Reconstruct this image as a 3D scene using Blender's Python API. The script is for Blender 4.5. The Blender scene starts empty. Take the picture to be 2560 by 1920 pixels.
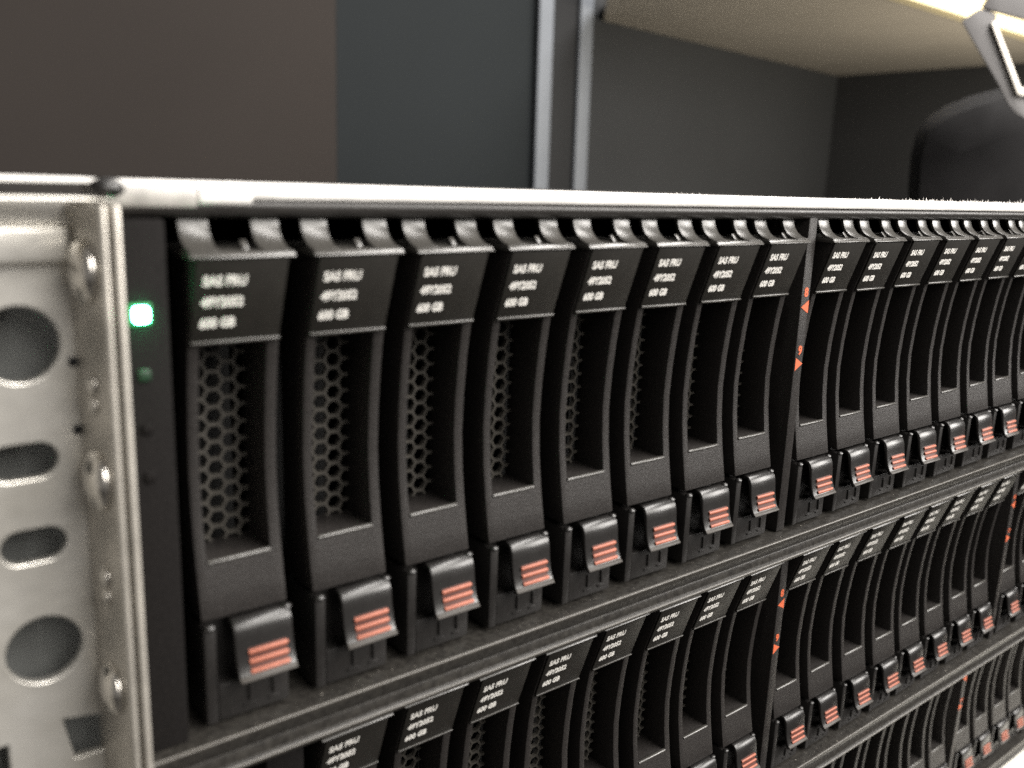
import bpy, bmesh, math, random
from mathutils import Vector, Matrix
random.seed(7)
S = 0.001                                   # everything below is written in millimetres
sc = bpy.context.scene
col = sc.collection

# ------------------------------------------------------------------ camera, world, lamps, exposure
CAM = Vector((-40.389, -118.177, 11.012))
FWD = Vector((0.609633, 0.760801, -0.222553))
RGT = Vector((0.785061, -0.618329, 0.036726))
UPV = Vector((0.109670, 0.197107, 0.974229))
cd = bpy.data.cameras.new('camera'); cam = bpy.data.objects.new('camera', cd); col.objects.link(cam)
M = Matrix((RGT, UPV, -FWD)).transposed().to_4x4(); M.translation = CAM * S
cam.matrix_world = M
cd.sensor_width = 36.0; cd.lens = 36.0 * 2255.26 / 2560.0
cd.clip_start = 0.005; cd.clip_end = 60.0
cd.dof.use_dof = True; cd.dof.focus_distance = 0.232; cd.dof.aperture_fstop = 16.5
cd.dof.aperture_blades = 0
sc.camera = cam

w = bpy.data.worlds.new('World'); sc.world = w; w.use_nodes = True
w.node_tree.nodes['Background'].inputs[0].default_value = (1.0, 0.95, 0.90, 1)
w.node_tree.nodes['Background'].inputs[1].default_value = 0.19

def area(name, loc, target, sx, sy, power, colr):
    ld = bpy.data.lights.new(name, 'AREA'); ld.shape = 'RECTANGLE'; ld.size = sx; ld.size_y = sy
    ld.energy = power; ld.color = colr
    o = bpy.data.objects.new(name, ld); col.objects.link(o)
    o.location = Vector(loc) * S
    o.rotation_euler = (Vector(target) - Vector(loc)).to_track_quat('-Z', 'Y').to_euler()
    return o
area('ceiling_lamp', (1150, -760, 380), (150, 0, -40), 0.7, 0.5, 20.0, (1.0, 0.96, 0.91))
area('ceiling_lamp', (330, -900, 520), (60, 0, -40), 0.9, 0.5, 10.5, (1.0, 0.96, 0.90))
area('ceiling_lamp', (800, -230, 1000), (450, 0, -40), 2.2, 0.30, 44.0, (1.0, 0.96, 0.91))
area('ceiling_lamp', (900, 700, 1500), (700, 300, 0), 1.3, 0.30, 8.0, (1.0, 0.96, 0.92))
area('board_fill_lamp', (1450, 120, 90), (1400, 590, 262), 0.25, 0.25, 5.5, (1.0, 0.91, 0.74))  # added unseen lamp that brightens the shelf board and its front edge

sc.view_settings.view_transform = 'Standard'; sc.view_settings.look = 'None'
sc.view_settings.exposure = 0.0; sc.view_settings.gamma = 1.0
sc.cycles.max_bounces = 8
sc.cycles.use_denoising = False            # the photograph has visible sensor grain

# ------------------------------------------------------------------ materials
def mat(name, base, rough=0.5, metal=0.0, coat=0.0, noise=0.0, nscale=900.0, bump=0.0, bscale=2500.0, tint=None, spec=0.5, rnoise=0.0, bdist=0.0002):
    m = bpy.data.materials.new(name); m.use_nodes = True
    nt = m.node_tree; b = nt.nodes['Principled BSDF']
    b.inputs['Base Color'].default_value = (*base, 1); b.inputs['Roughness'].default_value = rough
    b.inputs['Metallic'].default_value = metal; b.inputs['Coat Weight'].default_value = coat
    b.inputs['Coat Roughness'].default_value = 0.15; b.inputs['Specular IOR Level'].default_value = spec
    if noise or bump or rnoise:
        tc = nt.nodes.new('ShaderNodeTexCoord')
    if noise:
        n = nt.nodes.new('ShaderNodeTexNoise'); n.inputs['Scale'].default_value = nscale; n.inputs['Detail'].default_value = 6
        nt.links.new(tc.outputs['Object'], n.inputs['Vector'])
        r = nt.nodes.new('ShaderNodeValToRGB')
        r.color_ramp.elements[0].position = 0.3; r.color_ramp.elements[1].position = 0.72
        t = tint or base
        r.color_ramp.elements[0].color = (*[c * (1 - noise) for c in base], 1)
        r.color_ramp.elements[1].color = (*[min(1, c * (1 + noise)) for c in t], 1)
        nt.links.new(n.outputs['Fac'], r.inputs['Fac']); nt.links.new(r.outputs['Color'], b.inputs['Base Color'])
    if rnoise:
        n3 = nt.nodes.new('ShaderNodeTexNoise'); n3.inputs['Scale'].default_value = nscale * 0.4; n3.inputs['Detail'].default_value = 5
        nt.links.new(tc.outputs['Object'], n3.inputs['Vector'])
        mr = nt.nodes.new('ShaderNodeMapRange'); mr.inputs['To Min'].default_value = max(0.05, rough - rnoise); mr.inputs['To Max'].default_value = min(1, rough + rnoise)
        nt.links.new(n3.outputs['Fac'], mr.inputs['Value']); nt.links.new(mr.outputs['Result'], b.inputs['Roughness'])
    if bump:
        n2 = nt.nodes.new('ShaderNodeTexNoise'); n2.inputs['Scale'].default_value = bscale; n2.inputs['Detail'].default_value = 3
        nt.links.new(tc.outputs['Object'], n2.inputs['Vector'])
        bp = nt.nodes.new('ShaderNodeBump'); bp.inputs['Strength'].default_value = bump; bp.inputs['Distance'].default_value = bdist
        nt.links.new(n2.outputs['Fac'], bp.inputs['Height']); nt.links.new(bp.outputs['Normal'], b.inputs['Normal'])
    return m

def emit(name, colr, strength):
    m = bpy.data.materials.new(name); m.use_nodes = True
    b = m.node_tree.nodes['Principled BSDF']
    b.inputs['Base Color'].default_value = (0.006, 0.025, 0.010, 1)
    b.inputs['Emission Color'].default_value = (*colr, 1); b.inputs['Emission Strength'].default_value = strength
    return m

MAT = dict(
    bezel=mat('charcoal_textured_plastic', (0.020, 0.0178, 0.0168), 0.45, spec=0.26, noise=0.35, nscale=2600, bump=0.5, bscale=5000, rnoise=0.08),
    black=mat('black_plastic', (0.017, 0.0158, 0.0152), 0.36, spec=0.35, noise=0.15, nscale=700, bump=0.2, bscale=4000, rnoise=0.1),
    matte=mat('matte_black_plastic', (0.011, 0.010, 0.0098), 0.7, spec=0.06, noise=0.3, nscale=2000),
    gloss=mat('black_glossy_plastic', (0.014, 0.013, 0.0125), 0.30, spec=0.6, noise=0.1, nscale=800, bump=0.15, bscale=4000, rnoise=0.06),
    clip=mat('grey_black_plastic', (0.058, 0.055, 0.050), 0.27, spec=0.7, noise=0.15, nscale=900, bump=0.2, bscale=4000, rnoise=0.08),
    label=mat('black_label_vinyl', (0.015, 0.0137, 0.0118), 0.45, spec=0.25, noise=0.12, nscale=500, rnoise=0.06),
    text=mat('white_label_print', (0.78, 0.76, 0.72), 0.6),
    grille=mat('dark_grille_metal', (0.075, 0.069, 0.060), 0.5, metal=0.2, noise=0.25, nscale=900),
    body=mat('dark_drive_metal', (0.012, 0.012, 0.012), 0.6),
    orange=mat('orange_touch_plastic', (0.37, 0.118, 0.072), 0.5, noise=0.08, nscale=900),
    lip=mat('foot_highlight_plastic', (0.040, 0.035, 0.030), 0.45, spec=0.3, noise=0.15, nscale=900),
    orange_print=mat('orange_print', (0.60, 0.12, 0.045), 0.6),
    frame=mat('dark_grey_painted_steel', (0.024, 0.022, 0.0205), 0.36, spec=0.35, noise=0.15, nscale=250, bump=0.25, bscale=3000, rnoise=0.12),
    bead=mat('edge_highlight_steel', (0.075, 0.069, 0.060), 0.30, noise=0.2, nscale=500),
    floor=mat('dusty_dark_steel', (0.020, 0.0182, 0.0165), 0.36, spec=0.3, noise=0.3, nscale=900, bump=0.3, bscale=3500, tint=(0.028, 0.026, 0.023), rnoise=0.12),
    zinc=mat('zinc_plated_steel', (0.80, 0.78, 0.75), 0.42, metal=0.0, noise=0.12, nscale=120, bump=0.15, bscale=1500, rnoise=0.1),
    galv=mat('galvanised_steel', (0.76, 0.73, 0.66), 0.33, metal=0.65, noise=0.14, nscale=70, bump=0.9, bscale=55, bdist=0.0012, tint=(0.74, 0.72, 0.68), rnoise=0.12),
    galv_edge=mat('galvanised_sheet_edge', (0.52, 0.49, 0.44), 0.4, metal=0.5, noise=0.2, nscale=150, bump=0.3, bscale=300),
    screw=mat('polished_screw_steel', (0.72, 0.69, 0.64), 0.22, metal=1.0),
    corner_grey=mat('pale_grey_strip', (0.40, 0.385, 0.36), 0.45, noise=0.2, nscale=300),
    led_on=emit('green_led_lit', (0.09, 1.0, 0.34), 90.0),
    led_glow=emit('green_led_halo', (0.02, 1.0, 0.24), 0.45),
    led_dim=emit('green_led_dim', (0.05, 0.6, 0.2), 0.012),
    led_off=mat('led_off_lens', (0.010, 0.009, 0.0088), 0.7, spec=0.05),
    dust=mat('pale_lint', (0.80, 0.77, 0.74), 0.9),
    wall_a=mat('brown_grey_panel', (0.0305, 0.0260, 0.0238), 0.75, spec=0.08, noise=0.08, nscale=3),
    wall_b=mat('blue_grey_panel', (0.0172, 0.0198, 0.0215), 0.75, spec=0.08, noise=0.08, nscale=3),
    wall_c=mat('dark_grey_panel', (0.046, 0.0475, 0.0500), 0.75, spec=0.08, noise=0.08, nscale=3),
    wall_d=mat('dark_side_panel', (0.042, 0.0425, 0.0445), 0.75, spec=0.08, noise=0.08, nscale=3),
    web=mat('dark_post_metal', (0.024, 0.0245, 0.026), 0.6, spec=0.1),
    alu=mat('light_grey_aluminium', (0.185, 0.20, 0.225), 0.5, metal=0.0, spec=0.2, noise=0.06, nscale=20),
    beige=mat('beige_board', (0.54, 0.49, 0.42), 0.7, noise=0.06, nscale=8),
    pale=mat('pale_wood_edge', (0.88, 0.76, 0.48), 0.5),
    bracket=mat('grey_powder_coat', (0.14, 0.135, 0.135), 0.55, spec=0.3, noise=0.1, nscale=40),
    bright=mat('bright_bare_edge', (0.85, 0.80, 0.72), 0.4),
    case=mat('black_soft_case', (0.012, 0.0115, 0.012), 0.7, spec=0.06, noise=0.2, nscale=30),
    white=mat('white_laminate', (0.80, 0.78, 0.70), 0.45),
    room=mat('dark_floor', (0.06, 0.058, 0.055), 0.7, noise=0.2, nscale=5),
)

# ------------------------------------------------------------------ mesh helpers (mm in, metres out)
def to_mesh(name, bm, m, bevel=0.0, seg=2, smooth=40.0):
    for v in bm.verts: v.co *= S
    bmesh.ops.recalc_face_normals(bm, faces=bm.faces)
    me = bpy.data.meshes.new(name); bm.to_mesh(me); bm.free()
    if bevel:
        t = bpy.data.objects.new('tmp', me); col.objects.link(t)
        md = t.modifiers.new('b', 'BEVEL'); md.width = bevel * S; md.segments = seg; md.limit_method = 'ANGLE'; md.angle_limit = math.radians(35)
        md.use_clamp_overlap = True
        dg = bpy.context.evaluated_depsgraph_get()
        me2 = bpy.data.meshes.new_from_object(t.evaluated_get(dg))
        bpy.data.objects.remove(t); bpy.data.meshes.remove(me); me = me2; me.name = name
    for p in me.polygons: p.use_smooth = True
    me.set_sharp_from_angle(angle=math.radians(smooth))
    me.materials.clear(); me.materials.append(m)
    return me

def link(name, me, parent=None, loc=None):
    o = bpy.data.objects.new(name, me); col.objects.link(o)
    if parent: o.parent = parent
    if loc: o.location = Vector(loc) * S
    return o

def empty(name, loc, label, cat, group=None):
    o = bpy.data.objects.new(name, None); col.objects.link(o); o.location = Vector(loc) * S
    o.empty_display_size = 0.01
    tag(o, label, cat, group)
    return o

def tag(o, label=None, cat=None, group=None, kind=None):
    if label: o['label'] = label
    if cat: o['category'] = cat
    if group: o['group'] = group
    if kind: o['kind'] = kind
    return o

def box(bm, x0, x1, y0, y1, z0, z1):
    vs = [bm.verts.new(c) for c in ((x0,y0,z0),(x1,y0,z0),(x1,y1,z0),(x0,y1,z0),(x0,y0,z1),(x1,y0,z1),(x1,y1,z1),(x0,y1,z1))]
    for f in ((0,1,2,3),(4,5,6,7),(0,1,5,4),(1,2,6,5),(2,3,7,6),(3,0,4,7)): bm.faces.new([vs[i] for i in f])

def prism_x(bm, prof, x0, x1):                      # prof: closed list of (y, z)
    a = [bm.verts.new((x0, y, z)) for y, z in prof]; b = [bm.verts.new((x1, y, z)) for y, z in prof]
    n = len(prof)
    for i in range(n): bm.faces.new((a[i], a[(i+1) % n], b[(i+1) % n], b[i]))
    bm.faces.new(a); bm.faces.new(b[::-1])

def thick(prof, t):                                 # offset an open (y, z) polyline by t to one side and close it
    out = []
    for i, (y, z) in enumerate(prof):
        a = prof[max(0, i-1)]; b = prof[min(len(prof)-1, i+1)]
        dy, dz = b[0]-a[0], b[1]-a[1]; l = math.hypot(dy, dz)
        out.append((y - dz/l*t, z + dy/l*t))
    return list(prof) + out[::-1]

def plate(name, outer, holes, t, m, bevel=0.0):     # flat plate in x-z with real holes; front face at y = 0, thickness towards +y
    cu = bpy.data.curves.new('c', 'CURVE'); cu.dimensions = '2D'; cu.fill_mode = 'BOTH'; cu.extrude = t*S/2; cu.bevel_depth = bevel*S; cu.bevel_resolution = 2
    for pts in [outer] + holes:
        sp = cu.splines.new('POLY'); sp.points.add(len(pts)-1); sp.use_cyclic_u = True
        for p, (x, z) in zip(sp.points, pts): p.co = (x*S, z*S, 0, 1)
    o = bpy.data.objects.new('tmp', cu); col.objects.link(o)
    me = bpy.data.meshes.new_from_object(o.evaluated_get(bpy.context.evaluated_depsgraph_get()))
    bpy.data.objects.remove(o)
    for v in me.vertices: v.co = (v.co.x, -v.co.z + t*S/2, v.co.y)
    me.flip_normals()
    me.name = name; me.materials.clear(); me.materials.append(m)
    for p in me.polygons: p.use_smooth = True
    me.set_sharp_from_angle(angle=math.radians(40))
    return me

def text_mesh(name, s, size, m, align='LEFT', th=0.04):
    cu = bpy.data.curves.new('t', 'FONT'); cu.body = s; cu.size = size; cu.align_x = align; cu.extrude = th; cu.offset = size*0.04; cu.resolution_u = 3
    o = bpy.data.objects.new('tmp', cu); col.objects.link(o)
    me = bpy.data.meshes.new_from_object(o.evaluated_get(bpy.context.evaluated_depsgraph_get()))
    bpy.data.objects.remove(o); me.name = name
    me.materials.clear(); me.materials.append(m)
    return me

def ellipse(cx, cz, rx, rz, n=40):
    return [(cx + rx*math.cos(2*math.pi*i/n), cz + rz*math.sin(2*math.pi*i/n)) for i in range(n)]
def slot(cx, cz, hw, r, n=12):
    p = [(cx + hw + r*math.cos(a), cz + r*math.sin(a)) for a in [math.pi*(-.5 + i/n) for i in range(n+1)]]
    return p + [(cx - hw + r*math.cos(a), cz + r*math.sin(a)) for a in [math.pi*(.5 + i/n) for i in range(n+1)]]

# ------------------------------------------------------------------ setting
def quad_slab(name, pts, n, t, m):                   # pts in mm, extruded along n by t
    bm = bmesh.new(); n = Vector(n).normalized() * t
    a = [bm.verts.new(Vector(p)) for p in pts]; b = [bm.verts.new(Vector(p) + n) for p in pts]
    k = len(pts)
    for i in range(k): bm.faces.new((a[i], a[(i+1) % k], b[(i+1) % k], b[i]))
    bm.faces.new(a); bm.faces.new(b[::-1])
    return to_mesh(name, bm, m)
def wy(x): return 1000 + (x - 986) * 0.128
WN = (-0.127, 0.992, 0)
def wall_quad(x0, x1, z0, z1, off=0.0):
    return [(x0, wy(x0)+off, z0), (x1, wy(x1)+off, z0), (x1, wy(x1)+off, z1), (x0, wy(x0)+off, z1)]
wall = tag(link('wall', quad_slab('wall', wall_quad(-2600, 1850, -1000, 1400), WN, 60, MAT['wall_c'])), kind='structure')
link('panel', quad_slab('panel', wall_quad(-2600, 502.6, -1000, 1400, -14), WN, 12, MAT['wall_a']), wall)
link('panel', quad_slab('panel', wall_quad(503, 880, -1000, 1400, -14), WN, 12, MAT['wall_b']), wall)
tag(link('wall', quad_slab('wall_side', [(1850, wy(1850), -1000), (1880, -1600, -1000), (1880, -1600, 1400), (1850, wy(1850), 1400)], (1, 0, 0), 60, MAT['wall_d'])), kind='structure')
tag(link('floor', quad_slab('floor', [(-3000, -2500, -1000), (2500, -2500, -1000), (2500, 1400, -1000), (-3000, 1400, -1000)], (0, 0, -1), 50, MAT['room'])), kind='structure')

post = empty('metal_post', (915, 962, -1000), 'upright post with two light grey edge strips and a dark centre behind the disk shelves', 'post')
for x0, x1 in ((-52, -25), (28, 54)):
    bm = bmesh.new(); box(bm, x0, x1, -6, 0, 0, 2300); link('edge_strip', to_mesh('edge_strip', bm, MAT['alu'], 2.0), post)
post.rotation_euler = (0, math.radians(-0.75), 0)
bm = bmesh.new(); box(bm, -51, 53, 0.5, 8, 0, 2300); link('centre_web', to_mesh('centre_web', bm, MAT['web'], 1.0), post)

board = empty('overhead_shelf', (1350, 800, 261), 'beige overhead shelf board with a bright pale front edge above the black case', 'shelf board')
pts = [(878, 570, 0), (1846, 600, 0), (1846, wy(1846)-2, 0), (1016, wy(1016)-2, 0), (892, 862, 0)]
me = quad_slab('board', [(x-1350, y-800, z) for x, y, z in pts], (0, 0, 1), 22, MAT['beige']); link('board', me, board)
me = quad_slab('front_edge', [(x-1350, y-800, z) for x, y, z in ((880, 548, -3), (1846, 578, -3), (1846, 599, -3), (880, 569, -3))], (0, 0, 1), 32, MAT['pale']); link('front_edge', me, board)

# things seen blurred at the upper right, each at its own distance from the camera
def at(px, py, t):                                    # photograph pixel -> point t mm in front of the camera (used while authoring)
    return CAM + (FWD + RGT * ((px-1280)/2255.26) - UPV * ((py-960)/2255.26)) * t
def cam_plate(name, pts, t, depth, m, bevel, origin):
    bm = bmesh.new()
    a = [bm.verts.new(at(x, y, t) - origin) for x, y in pts]; ray = (origin - CAM).normalized() * depth          # pushed straight back from the front outline
    b = [bm.verts.new(at(x, y, t) - origin + ray) for x, y in pts]
    k = len(pts)
    for i in range(k): bm.faces.new((a[i], a[(i+1) % k], b[(i+1) % k], b[i]))
    bm.faces.new(a); bm.faces.new(b[::-1])
    return to_mesh(name, bm, m, bevel)
co = at(2500, 420, 740)
case = tag(link('equipment_case', cam_plate('equipment_case', [(2258, 470), (2264, 390), (2280, 325), (2310, 285), (2355, 256), (2420, 230), (2490, 212), (2570, 202), (2800, 200), (2800, 760), (2258, 760)], 740, 150, MAT['case'], 45.0, co), None, co), 'black rounded soft case under the grey angular bracket', 'case')
bo = at(2540, 120, 680)
brk = empty('angular_bracket', bo, 'dark grey angular bracket with a bright edged opening in front of the shelf board', 'bracket')
link('left_arm', cam_plate('left_arm', [(2402, 52), (2452, 20), (2492, 34), (2486, 58), (2544, 235), (2575, 262), (2570, 300), (2540, 285), (2520, 262), (2500, 220)], 680, 22, MAT['bracket'], 2.0, bo), brk)
link('top_arm', cam_plate('top_arm', [(2452, 20), (2490, -40), (2720, -40), (2720, 100), (2600, 60), (2497, 32)], 679, 24, MAT['bracket'], 2.0, bo), brk)
link('bottom_arm', cam_plate('bottom_arm', [(2575, 240), (2720, 240), (2720, 310), (2571, 299)], 681, 22, MAT['bracket'], 2.0, bo), brk)
link('bright_edge', cam_plate('bright_edge', [(2478, 56), (2489, 52), (2553, 222), (2720, 212), (2720, 232), (2556, 240), (2544, 236)], 676, 20, MAT['bright'], 0.6, bo), brk)

tb = tag(link('table', to_mesh('table', (lambda b: (box(b, 280, 800, -40, 400, -276, -258), b)[1])(bmesh.new()), MAT['white'], 2.0)), 'white table top under the lowest disk shelf at the bottom right', 'table')

# ------------------------------------------------------------------ disk shelf
P = 17.686; GAP = 5.76
def X(i): return (i-1)*P + (GAP if i >= 9 else 0) + (GAP if i >= 17 else 0)
XL, XR = -9.5, X(24) + 14.84 + 9.5

def build_shelf():
    root = empty('disk_shelf', (0, 0, 0), 'x', 'disk shelf', 'stacked disk shelves')
    # top cover: bent zinc sheet
    pr = [(3.3, 6.8), (3.05, 7.1), (3.0, 7.7), (3.2, 8.4), (3.6, 8.9), (4.3, 9.1), (13, 9.0), (13.4, 6.8)]
    bm = bmesh.new(); prism_x(bm, pr, XL, XR + 2); link('top_cover', to_mesh('top_cover', bm, MAT['zinc']), root)
    bm = bmesh.new(); box(bm, XL - 30, XL - 0.05, 3.2, 13, 8.5, 9.08); link('cover_tab', to_mesh('cover_tab', bm, MAT['zinc'], 0.2), root)
    bm = bmesh.new(); box(bm, XL, XR, 13.6, 300, 4.4, 5.3); link('top_deck', to_mesh('top_deck', bm, MAT['frame']), root)
    # dark front frame under it, with a rounded bead along its lower edge
    pr = [(3.6, 6.7), (3.2, 6.4), (3.05, 5.9), (3.15, 5.2), (3.6, 4.6), (4.4, 4.25), (5.2, 4.4), (8, 5.2), (13.2, 5.6), (13.2, 6.7)]
    bm = bmesh.new(); prism_x(bm, pr, XL + 0.4, XR); link('front_frame', to_mesh('front_frame', bm, MAT['frame']), root)
    # floor tray with a rounded front edge
    pr = [(0.6, -71.9), (0.25, -72.0), (0.02, -72.25), (0.0, -72.7), (0.25, -73.6), (0.75, -74.6), (1.0, -75.2), (0.85, -75.5), (0.75, -77.0), (0.3, -77.2), (0.06, -77.4), (0.0, -77.7), (0.3, -78.3), (1.2, -78.6), (300, -78.6), (300, -71.9)]
    bm = bmesh.new(); prism_x(bm, pr, XL, XR); link('floor_tray', to_mesh('floor_tray', bm, MAT['floor']), root)
    for yy, zz in ((0.17, -72.2), (0.2, -77.6)):
        bm = bmesh.new(); prism_x(bm, [(yy + 0.27*math.cos(a), zz + 0.27*math.sin(a)) for a in [2*math.pi*k/14 for k in range(14)]], XL, XR)
        link('highlight_bead', to_mesh('highlight_bead', bm, MAT['bead']), root)  # paler beads put the highlight lines of the tray edges into colour
    # left end panel
    bm = bmesh.new(); box(bm, XL, -2.3, 2.0, 300, -71.8, 4.2)
    ep = link('end_panel', to_mesh('end_panel', bm, MAT['matte'], 0.5), root)
    bm = bmesh.new(); box(bm, XR - 7.2, XR, 2.0, 300, -71.8, 4.2); link('end_panel', to_mesh('end_panel', bm, MAT['black'], 0.5), root)
    # back plane that closes the bays
    bm = bmesh.new(); box(bm, -2.2, XR - 7.3, 130, 132, -71.7, 7.1); link('back_plane', to_mesh('back_plane', bm, MAT['body']), root)
    # slot number strips between the banks of eight
    for i, (n1, n2) in ((9, ('8', '9')), (17, ('16', '17'))):
        xc = X(i) - 3.25
        bm = bmesh.new(); box(bm, xc-1.6, xc+1.6, 3.6, 128, -71.7, 4.9)
        dv = link('slot_divider', to_mesh('slot_divider', bm, MAT['bezel'], 0.3), root)
        for s, zt in ((n1, -13.4), (n2, -27.2)):
            me = text_mesh('slot_number', s, 2.9 if len(s) == 1 else 2.1, MAT['orange_print'], 'CENTER')
            for v in me.vertices: v.co = Vector((v.co.x + xc, 3.56 - v.co.z, v.co.y + zt)) * S
            link('slot_number', me, dv)
        for zc, sg in ((-15.9, -1), (-29.5, 1)):
            bm = bmesh.new()
            tri = [(xc - 1.35*sg, zc + 1.55), (xc - 1.35*sg, zc - 1.55), (xc + 1.45*sg, zc)]
            a = [bm.verts.new((x, 3.52, z)) for x, z in tri]; b = [bm.verts.new((x, 3.62, z)) for x, z in tri]
            for k in range(3): bm.faces.new((a[k], a[(k+1) % 3], b[(k+1) % 3], b[k]))
            bm.faces.new(a); bm.faces.new(b[::-1])
            link('slot_arrow', to_mesh('slot_arrow', bm, MAT['orange_print']), dv)
    return root, ep

shelf, end_panel = build_shelf()
shelf['label'] = 'top disk shelf with a bright bare metal top edge and a lit green lamp'
ROWS = [((0, 0, 0), None),
        ((24.187, 13.122, -87.852), 'middle disk shelf of the stack, set back under the top shelf'),
        ((45.731, 28.723, -177.642 + 1.7), 'lowest disk shelf of the stack, just above the white table top')]
ROWS[2] = ((45.731, 28.723, -176.6), ROWS[2][1])
for off, lab in ROWS[1:]:
    c = shelf.copy(); col.objects.link(c); c.location = Vector(off) * S; c['label'] = lab
    for ch in shelf.children:
        k = ch.copy(); col.objects.link(k); k.parent = c
        for g in ch.children:
            q = g.copy(); col.objects.link(q); q.parent = k
# status lamps and pale lip pieces only on the top shelf
def lens2(name, x, z, h, m, d=0.5):
    bm = bmesh.new(); box(bm, x-h, x+h, 2.0-d, 2.4, z-h, z+h)
    return link(name, to_mesh(name, bm, m, h*0.5, 3), end_panel)
lens2('status_lamp', -6.05, -7.95, 1.02, MAT['led_on'], 1.0)
lens2('lamp_halo', -6.05, -7.95, 1.5, MAT['led_glow'], 0.3)  # glowing green pad painted in as the halo around the lit lamp
lens2('status_lamp', -5.95, -16.0, 0.85, MAT['led_dim'])
lens2('status_lamp', -5.95, -23.3, 0.8, MAT['led_off'])
lens2('status_lamp', -5.9, -30.0, 0.8, MAT['led_off'])
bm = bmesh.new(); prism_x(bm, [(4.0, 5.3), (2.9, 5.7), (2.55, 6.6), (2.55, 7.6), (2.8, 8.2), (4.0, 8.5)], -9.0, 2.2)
link('grey_corner_strip', to_mesh('grey_corner_strip', bm, MAT['corner_grey'], 0.2), shelf)  # plain grey strip over the left end of the lip
bm = bmesh.new(); prism_x(bm, [(4.0, 5.9), (3.0, 6.0), (2.6, 6.5), (2.6, 7.8), (2.8, 8.5), (4.0, 8.8)], 2.4, 9.8)
link('lip_bright_spot', to_mesh('lip_bright_spot', bm, MAT['zinc'], 0.5, 3), shelf)  # pale raised piece stands in for a bright reflection on the lip

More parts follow.
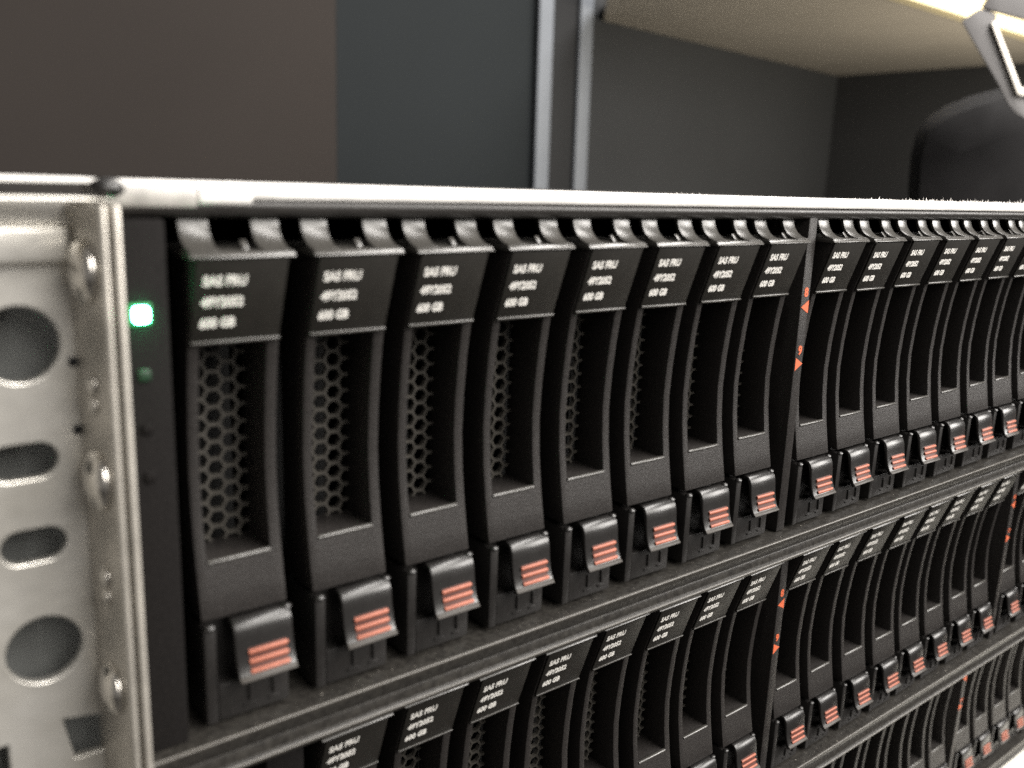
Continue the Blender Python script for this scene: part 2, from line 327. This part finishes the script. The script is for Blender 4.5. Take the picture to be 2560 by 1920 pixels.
# ------------------------------------------------------------------ drive caddy prototype
PROF = [(0.55, -0.3), (1.9, -4.3), (3.3, -8.6), (4.75, -12.9), (5.7, -19.0), (6.4, -26.0), (6.7, -33.0), (6.25, -40.0), (5.4, -46.0), (4.6, -50.5), (3.85, -54.4)]
def prof_y(z):
    for (y0, z0), (y1, z1) in zip(PROF, PROF[1:]):
        if z0 >= z >= z1: return y0 + (y1-y0)*(z-z0)/(z1-z0)
    return PROF[-1][0]
BX = [0.75, 2.43, 12.25, 14.15]
def drive_meshes():
    D = {}
    # bezel: concave front with a tall window through it
    bm = bmesh.new(); zs = [z for y, z in PROF]
    g = [[bm.verts.new((x, prof_y(z), z)) for x in BX] for z in zs]
    faces = []
    for r in range(len(zs)-1):
        for c in range(3):
            if c == 1 and zs[r] <= -12.8 and zs[r+1] >= -46.01: continue
            faces.append(bm.faces.new((g[r][c], g[r][c+1], g[r+1][c+1], g[r+1][c])))
    ex = bmesh.ops.extrude_face_region(bm, geom=faces)
    for v in ex['geom']:
        if isinstance(v, bmesh.types.BMVert): v.co.y = 14.5
    D['bezel'] = to_mesh('bezel', bm, MAT['bezel'], 0.28, 2, 30)
    # honeycomb at the back of the window
    bm = bmesh.new(); R, r = 1.588, 1.30; yp = 13.4
    for ci in range(5):
        for ri in range(14):
            cx = 2.35 + ci*1.5*R; cz = -12.2 - ri*math.sqrt(3)*R - (math.sqrt(3)*R/2 if ci % 2 else 0)
            if cz < -47.2: continue
            o = [(cx + R*math.cos(math.pi/3*k), cz + R*math.sin(math.pi/3*k)) for k in range(6)]
            q = [(cx + r*math.cos(math.pi/3*k), cz + r*math.sin(math.pi/3*k)) for k in range(6)]
            vo = [bm.verts.new((min(13.9, max(1.0, x)), yp, z)) for x, z in o]
            vi = [bm.verts.new((min(13.9, max(1.0, x)), yp, z)) for x, z in q]
            vb = [bm.verts.new((min(13.9, max(1.0, x)), yp+0.9, z)) for x, z in q]
            for k in range(6):
                bm.faces.new((vo[k], vo[(k+1) % 6], vi[(k+1) % 6], vi[k])); bm.faces.new((vi[k], vi[(k+1) % 6], vb[(k+1) % 6], vb[k]))
    D['grille'] = to_mesh('honeycomb_grille', bm, MAT['grille'])
    bm = bmesh.new(); box(bm, 1.1, 13.8, 24, 126, -70, -1.0); D['body'] = to_mesh('drive_body', bm, MAT['body'])
    # ledge above the label and the two swept clips
    bm = bmesh.new(); prism_x(bm, [(0.1, -0.85), (-0.12, -0.72), (0.2, -0.36), (0.62, -0.02), (4.5, 0.1), (14, 0.3), (14, -0.8), (0.6, -0.95)], 0.0, 14.84)
    D['ledge'] = to_mesh('top_ledge', bm, MAT['clip'], 0.12)
    bm = bmesh.new()
    arc = [(0.45, 0.1), (1.5, 0.25), (2.6, 0.65), (3.6, 1.35), (4.35, 2.3), (4.75, 3.2), (4.95, 4.05), (5.25, 4.3), (5.8, 4.35)]
    prism_x(bm, thick(arc, -0.7), 0.0, 4.1)
    D['clip'] = to_mesh('clip', bm, MAT['clip'], 0.12)
    bm = bmesh.new(); prism_x(bm, [(2.2, 0.1), (3.4, 0.1), (3.4, 1.35)], 8.0, 8.9); D['nub'] = to_mesh('nub', bm, MAT['clip'], 0.08)
    # label: a thin raised plate following the leaning front, with print
    bm = bmesh.new()
    prism_x(bm, [(0.28, -0.95), (4.32, -12.85), (4.85, -12.95), (0.8, -0.95)], 0.98, 13.9)
    D['label'] = to_mesh('drive_label', bm, MAT['label'], 0.08)
    bm = bmesh.new(); prism_x(bm, [(3.95, -12.62), (3.9, -12.85), (4.1, -13.1), (4.7, -13.15), (4.5, -12.55)], 1.0, 13.88); D['ledge2'] = to_mesh('label_edge', bm, MAT['clip'], 0.07)
    bm = bmesh.new(); prism_x(bm, [(5.15, -46.2), (5.12, -45.9), (5.3, -45.68), (5.6, -45.62), (6.2, -45.8), (6.2, -46.3)], 2.5, 12.2); D['sill'] = to_mesh('sill_edge', bm, MAT['clip'], 0.06)
    up = Vector((0, 0.28-4.32, -0.95+12.85)).normalized(); nrm = Vector((0, -up.z, up.y)); rt = Vector((1, 0, 0))
    if nrm.y > 0: nrm = -nrm
    lines = []
    bmt = bmesh.new()
    for s, zz, sz, sx in (('SAS FRU', -4.55, 2.0, 1.0), ('49Y2052', -7.55, 2.0, 1.0), ('600 GB', -10.55, 2.0, 1.0)):
        me = text_mesh('t', s, sz, MAT['text'])
        wd = max(v.co.x for v in me.vertices)
        tgt = {'SAS FRU': 6.1, '49Y2052': 5.9, '600 GB': 5.0}[s]
        y0 = 0.28 + (4.32-0.28)*(zz+0.95)/(-12.85+0.95)
        org = Vector((2.0, y0, zz))
        for v in me.vertices: v.co = org + rt*(v.co.x*tgt/wd) + up*v.co.y*0.98 + nrm*(v.co.z + 0.045)
        bmt.from_mesh(me)
    D['text'] = to_mesh('printed_text', bmt, MAT['text'])
    # release latch: rolled over the top, flared at the foot
    lp = [(6.4, -55.9), (5.2, -55.05), (4.2, -54.95), (3.3, -55.2), (2.65, -55.8), (2.25, -56.8), (2.08, -58.0), (1.95, -59.2), (1.75, -60.4), (1.48, -61.6), (1.05, -62.8), (0.6, -63.6), (0.3, -63.9)]
    D['latch'] = to_mesh('release_latch', (lambda b: (prism_x(b, thick(lp, 0.95), 5.0, 14.2), b)[1])(bmesh.new()), MAT['gloss'], 0.2, 2, 45)
    bm = bmesh.new(); prism_x(bm, thick([(0.80, -63.3), (0.5, -63.62), (0.22, -63.85), (0.15, -64.05)], 0.8), 5.1, 14.1); D['foot'] = to_mesh('latch_foot', bm, MAT['lip'], 0.15)  # paler colour paints the light caught by the flared foot
    bm = bmesh.new()
    prism_x(bm, [(1.86, -59.5), (1.70, -60.4), (1.43, -61.6), (1.0, -62.8), (0.78, -63.2), (1.3, -63.2), (2.2, -59.5)], 6.9, 13.0)
    D['pad'] = to_mesh('touch_pad', bm, mat('shaded_orange_plastic', (0.07, 0.018, 0.011), 0.6), 0.05)  # darkened orange paints the shade between the ribs
    for k, (yc, zc) in enumerate(((1.72, -60.05), (1.42, -61.5), (0.92, -62.9))):
        pts = []
        for j in range(9):
            a = math.pi/2 + math.pi*j/8
            pts.append((yc + 0.40*math.cos(a), zc + 0.41*math.sin(a)))
        bm = bmesh.new(); prism_x(bm, pts, 6.8, 13.1); D['rib%d' % k] = to_mesh('touch_rib', bm, MAT['orange'], 0.1)
    # lower housing the latch folds into
    bm = bmesh.new()
    box(bm, 0.8, 2.65, 3.3, 14, -71.2, -55.25); box(bm, 13.35, 14.1, 3.5, 14, -64.9, -55.1)
    box(bm, 2.6, 13.4, 7.0, 14, -66, -54.6); box(bm, 2.7, 14.05, 3.5, 13.9, -71.15, -65.0)
    D['housing'] = to_mesh('latch_housing', bm, MAT['black'], 0.35, 2)
    bm = bmesh.new()
    for x in (7.4, 11.2): box(bm, x, x+0.55, 3.1, 4, -69.0, -66.3)
    box(bm, 6.6, 8.7, 3.2, 4, -69.9, -69.5); box(bm, 10.5, 12.3, 3.2, 4, -69.9, -69.5)
    D['emboss'] = to_mesh('housing_tab', bm, MAT['black'], 0.1)
    bm = bmesh.new()
    bmesh.ops.create_uvsphere(bm, u_segments=10, v_segments=6, radius=0.75)
    for v in bm.verts: v.co = Vector((v.co.x*1.25 + 1.75, v.co.y + 3.6, v.co.z*0.7 - 55.35))
    D['knob'] = to_mesh('hinge_knob', bm, MAT['gloss'])
    return D
D = drive_meshes()

HINGE = (9.6, 5.0, -55.6)
for v in D['latch'].vertices: v.co -= Vector(HINGE) * S
def drive_tree(root):
    link('bezel', D['bezel'], root); link('honeycomb_grille', D['grille'], root); link('drive_body', D['body'], root)
    link('top_ledge', D['ledge'], root)
    link('clip', D['clip'], root, (0.15, 0, 0)); link('clip', D['clip'], root, (10.3, 0, 0)); link('nub', D['nub'], root)
    lb = link('drive_label', D['label'], root); link('printed_text', D['text'], lb); link('label_edge', D['ledge2'], lb); link('sill_edge', D['sill'], root)
    la = link('release_latch', D['latch'], root, HINGE)
    back = tuple(-c for c in HINGE)
    link('touch_pad', D['pad'], la, back); link('latch_foot', D['foot'], la, back)
    for k in range(3): link('touch_rib', D['rib%d' % k], la, back)
    hs = link('latch_housing', D['housing'], root); link('housing_tab', D['emboss'], hs)
    link('hinge_knob', D['knob'], root); link('hinge_knob', D['knob'], root, (12.1, 0.1, 0.15))

ORD = ['first', 'second', 'third', 'fourth', 'fifth', 'sixth', 'seventh', 'eighth']
def drive_label(row, i):
    nm = ('top', 'middle', 'lowest')[row]
    if i == 1: where = 'nearest the lit green lamp' if row == 0 else 'at its left end'
    elif i <= 7: where = f'{ORD[i-1]} from its left end'
    elif i == 8: where = 'just left of the near orange-marked strip'
    elif i == 9: where = 'just right of the near orange-marked strip'
    elif i <= 15: where = f'{ORD[i-9]} right of the near orange-marked strip'
    elif i == 16: where = 'just left of the far orange-marked strip'
    elif i == 17: where = 'just right of the far orange-marked strip'
    else: where = f'{ORD[i-17]} right of the far orange-marked strip'
    return f'black disk caddy in the {nm} shelf, {where}'
VIS = {0: range(1, 19), 1: range(1, 21), 2: range(7, 24)}
proto = None
rj = random.Random(3)
for row in range(3):
    off = ROWS[row][0]
    for i in VIS[row]:
        j = (0, 0, 0) if row == 0 and i < 3 else (rj.uniform(-.25, .25), rj.uniform(-.35, .45), rj.uniform(-.1, .1))
        loc = (off[0] + X(i) + j[0], off[1] + j[1], off[2] + j[2])
        if proto is None:
            proto = empty('disk_caddy', loc, drive_label(row, i), 'disk drive', 'black disk caddies in the shelves')
            drive_tree(proto)
        else:
            c = proto.copy(); col.objects.link(c); c.location = Vector(loc) * S; c['label'] = drive_label(row, i)
            c.rotation_euler = (0, rj.uniform(-.004, .004), rj.uniform(-.012, .012))
            for ch in proto.children:
                k = ch.copy(); col.objects.link(k); k.parent = c
                if k.name.startswith('release_latch'): k.rotation_euler = (rj.uniform(-.05, .02), rj.uniform(-.01, .01), 0)
                if k.name.startswith('drive_label'): k.location = Vector((rj.uniform(-.12, .12), -.02, rj.uniform(-.15, .1))) * S
                for g in ch.children:
                    q = g.copy(); col.objects.link(q); q.parent = k

# ------------------------------------------------------------------ galvanised mounting bracket at the left
ear = empty('mounting_bracket', (-13, 4, -90), 'galvanised steel mounting bracket with round holes and slots at the left edge', 'bracket')
def eo(x, y, z): return (x+13, y-4, z+90)
out = [(-70, 6.2), (-13.0, 6.2), (-13.0, -95), (-70, -95)]
holes = [ellipse(-20.0, -11.1, 4.9, 5.0), slot(-20.6, -26.0, 1.75, 2.55), slot(-20.2, -37.3, 1.65, 2.5), ellipse(-20.0, -52.0, 4.9, 4.9),
         [(-18.9, -62.6), (-13.4, -63.6), (-13.4, -69.6), (-17.6, -69.6)], ellipse(-38, -11, 4.9, 5.0), [(-30, -64), (-25, -64), (-25, -76), (-30, -76)]]
link('plate', plate('plate', [(x+13, z+90) for x, z in out], [[(x+13, z+90) for x, z in h] for h in holes], 1.0, MAT['galv'], 0.25), ear)
bm = bmesh.new(); box(bm, *[v for p in zip(eo(-70, 12, -95), eo(-10, 13, 3)) for v in p]); link('rear_plate', to_mesh('rear_plate', bm, mat('grey_green_paint', (0.16, 0.165, 0.16), 0.6)), ear)
bm = bmesh.new(); box(bm, *[v for p in zip(eo(-70, 1.7, -1.2), eo(-13.7, 4.2, 3.6)) for v in p]); link('raised_rail', to_mesh('raised_rail', bm, MAT['galv'], 0.8, 3), ear)
bm = bmesh.new(); box(bm, *[v for p in zip(eo(-70, -2.5, 6.5), eo(-10.0, 2.4, 6.95)) for v in p]); link('top_flange', to_mesh('top_flange', bm, MAT['galv'], 0.2), ear)
for pts in ([(-13.9, 4.9), (-12.4, -6.6), (-11.5, -6.6), (-12.9, 4.9)], [(-11.1, -7.0), (-10.1, -7.0), (-10.1, 1.9), (-11.1, 1.9)]):
    bm = bmesh.new()
    a = [bm.verts.new(eo(x, y, -95)) for x, y in pts]; b = [bm.verts.new(eo(x, y, 6.3)) for x, y in pts]
    for k in range(4): bm.faces.new((a[k], a[(k+1) % 4], b[(k+1) % 4], b[k]))
    bm.faces.new(a); bm.faces.new(b[::-1])
    link('side_flange', to_mesh('side_flange', bm, MAT['galv_edge'], 0.42, 3), ear)
for z, r in ((-1.9, 4.0), (-28.3, 4.0), (-15.8, 1.5), (-18.4, 1.3), (-41.5, 1.5), (-44.2, 1.3), (-57.5, 3.6)):
    bm = bmesh.new(); bmesh.ops.create_uvsphere(bm, u_segments=24, v_segments=12, radius=1)
    e0 = eo(-13.15, -1.3, z)
    for v in bm.verts: v.co = Vector((v.co.x*r*0.42 + e0[0], v.co.y*r + e0[1], v.co.z*r + e0[2]))
    link('dome_screw', to_mesh('dome_screw', bm, MAT['screw'], smooth=180), ear)
for z in (-13.7, -22.6):
    bm = bmesh.new(); box(bm, *[v for p in zip(eo(-14.6, 3.2, z-0.55), eo(-11.9, 3.9, z+0.55)) for v in p]); link('relief_notch', to_mesh('relief_notch', bm, MAT['web'], 0.15), ear)

bm = bmesh.new(); bmesh.ops.create_uvsphere(bm, u_segments=20, v_segments=10, radius=1)
for v in bm.verts: v.co = Vector((v.co.x*2.1, v.co.y*1.6, v.co.z*1.25))
tag(link('screw_cap', to_mesh('screw_cap', bm, MAT['gloss'], smooth=180), None, (-10.3, -2.2, 8.1)), 'small black screw cap on the corner of the bright top edge', 'cap')

# ------------------------------------------------------------------ dust and lint
def blades(name, spots, m):
    bm = bmesh.new()
    for x, y, z, h, wd, lean in spots:
        a = bm.verts.new((x-wd, y, z)); b = bm.verts.new((x+wd, y, z)); c = bm.verts.new((x+lean, y+wd, z+h)); d = bm.verts.new((x, y+2*wd, z))
        bm.faces.new((a, b, c)); bm.faces.new((b, d, c)); bm.faces.new((d, a, c))
    return to_mesh(name, bm, m)
rd = random.Random(11)
sp = []
for _ in range(1500):
    x = 100 + 350*rd.random()**0.6
    k = 0.22 + 0.5*max(0, math.sin(x*0.11)*math.sin(x*0.037+1)) + (0.5 if 195 < x < 300 else 0)
    sp.append((x, rd.uniform(3.6, 12.5), 8.95, rd.uniform(.15, .95)*k*(1.9 if rd.random() < .12 else 1), rd.uniform(.06, .20), rd.uniform(-.6, .6)))
for _ in range(150): sp.append((rd.uniform(-5, 120), rd.uniform(3.6, 12), 9.0, rd.uniform(.05, .2), rd.uniform(.04, .12), rd.uniform(-.15, .15)))
tag(link('lint', blades('lint', sp, MAT['dust'])), 'pale lint standing along the top edge of the top shelf', 'lint', kind='stuff')
bm = bmesh.new()
for off, n in ((ROWS[0][0], 700), (ROWS[1][0], 900), (ROWS[2][0], 600)):
    for _ in range(n):
        x = rd.uniform(0, 330); y = rd.uniform(0.5, 3.4); s = rd.uniform(.03, .13)*(2.4 if rd.random() < .05 else 1)
        c = Vector((off[0]+x, off[1]+y, off[2]-71.88))
        vs = [bm.verts.new(c + Vector((rd.uniform(-s, s), rd.uniform(-s, s), rd.uniform(0, s)))) for _ in range(4)]
        for f in ((0,1,2),(0,1,3),(0,2,3),(1,2,3)): bm.faces.new([vs[k] for k in f])
tag(link('dust', to_mesh('dust', bm, mat('grey_dust', (0.26, 0.24, 0.21), 0.95))), 'grey dust specks on the front sills of the shelves', 'dust', kind='stuff')
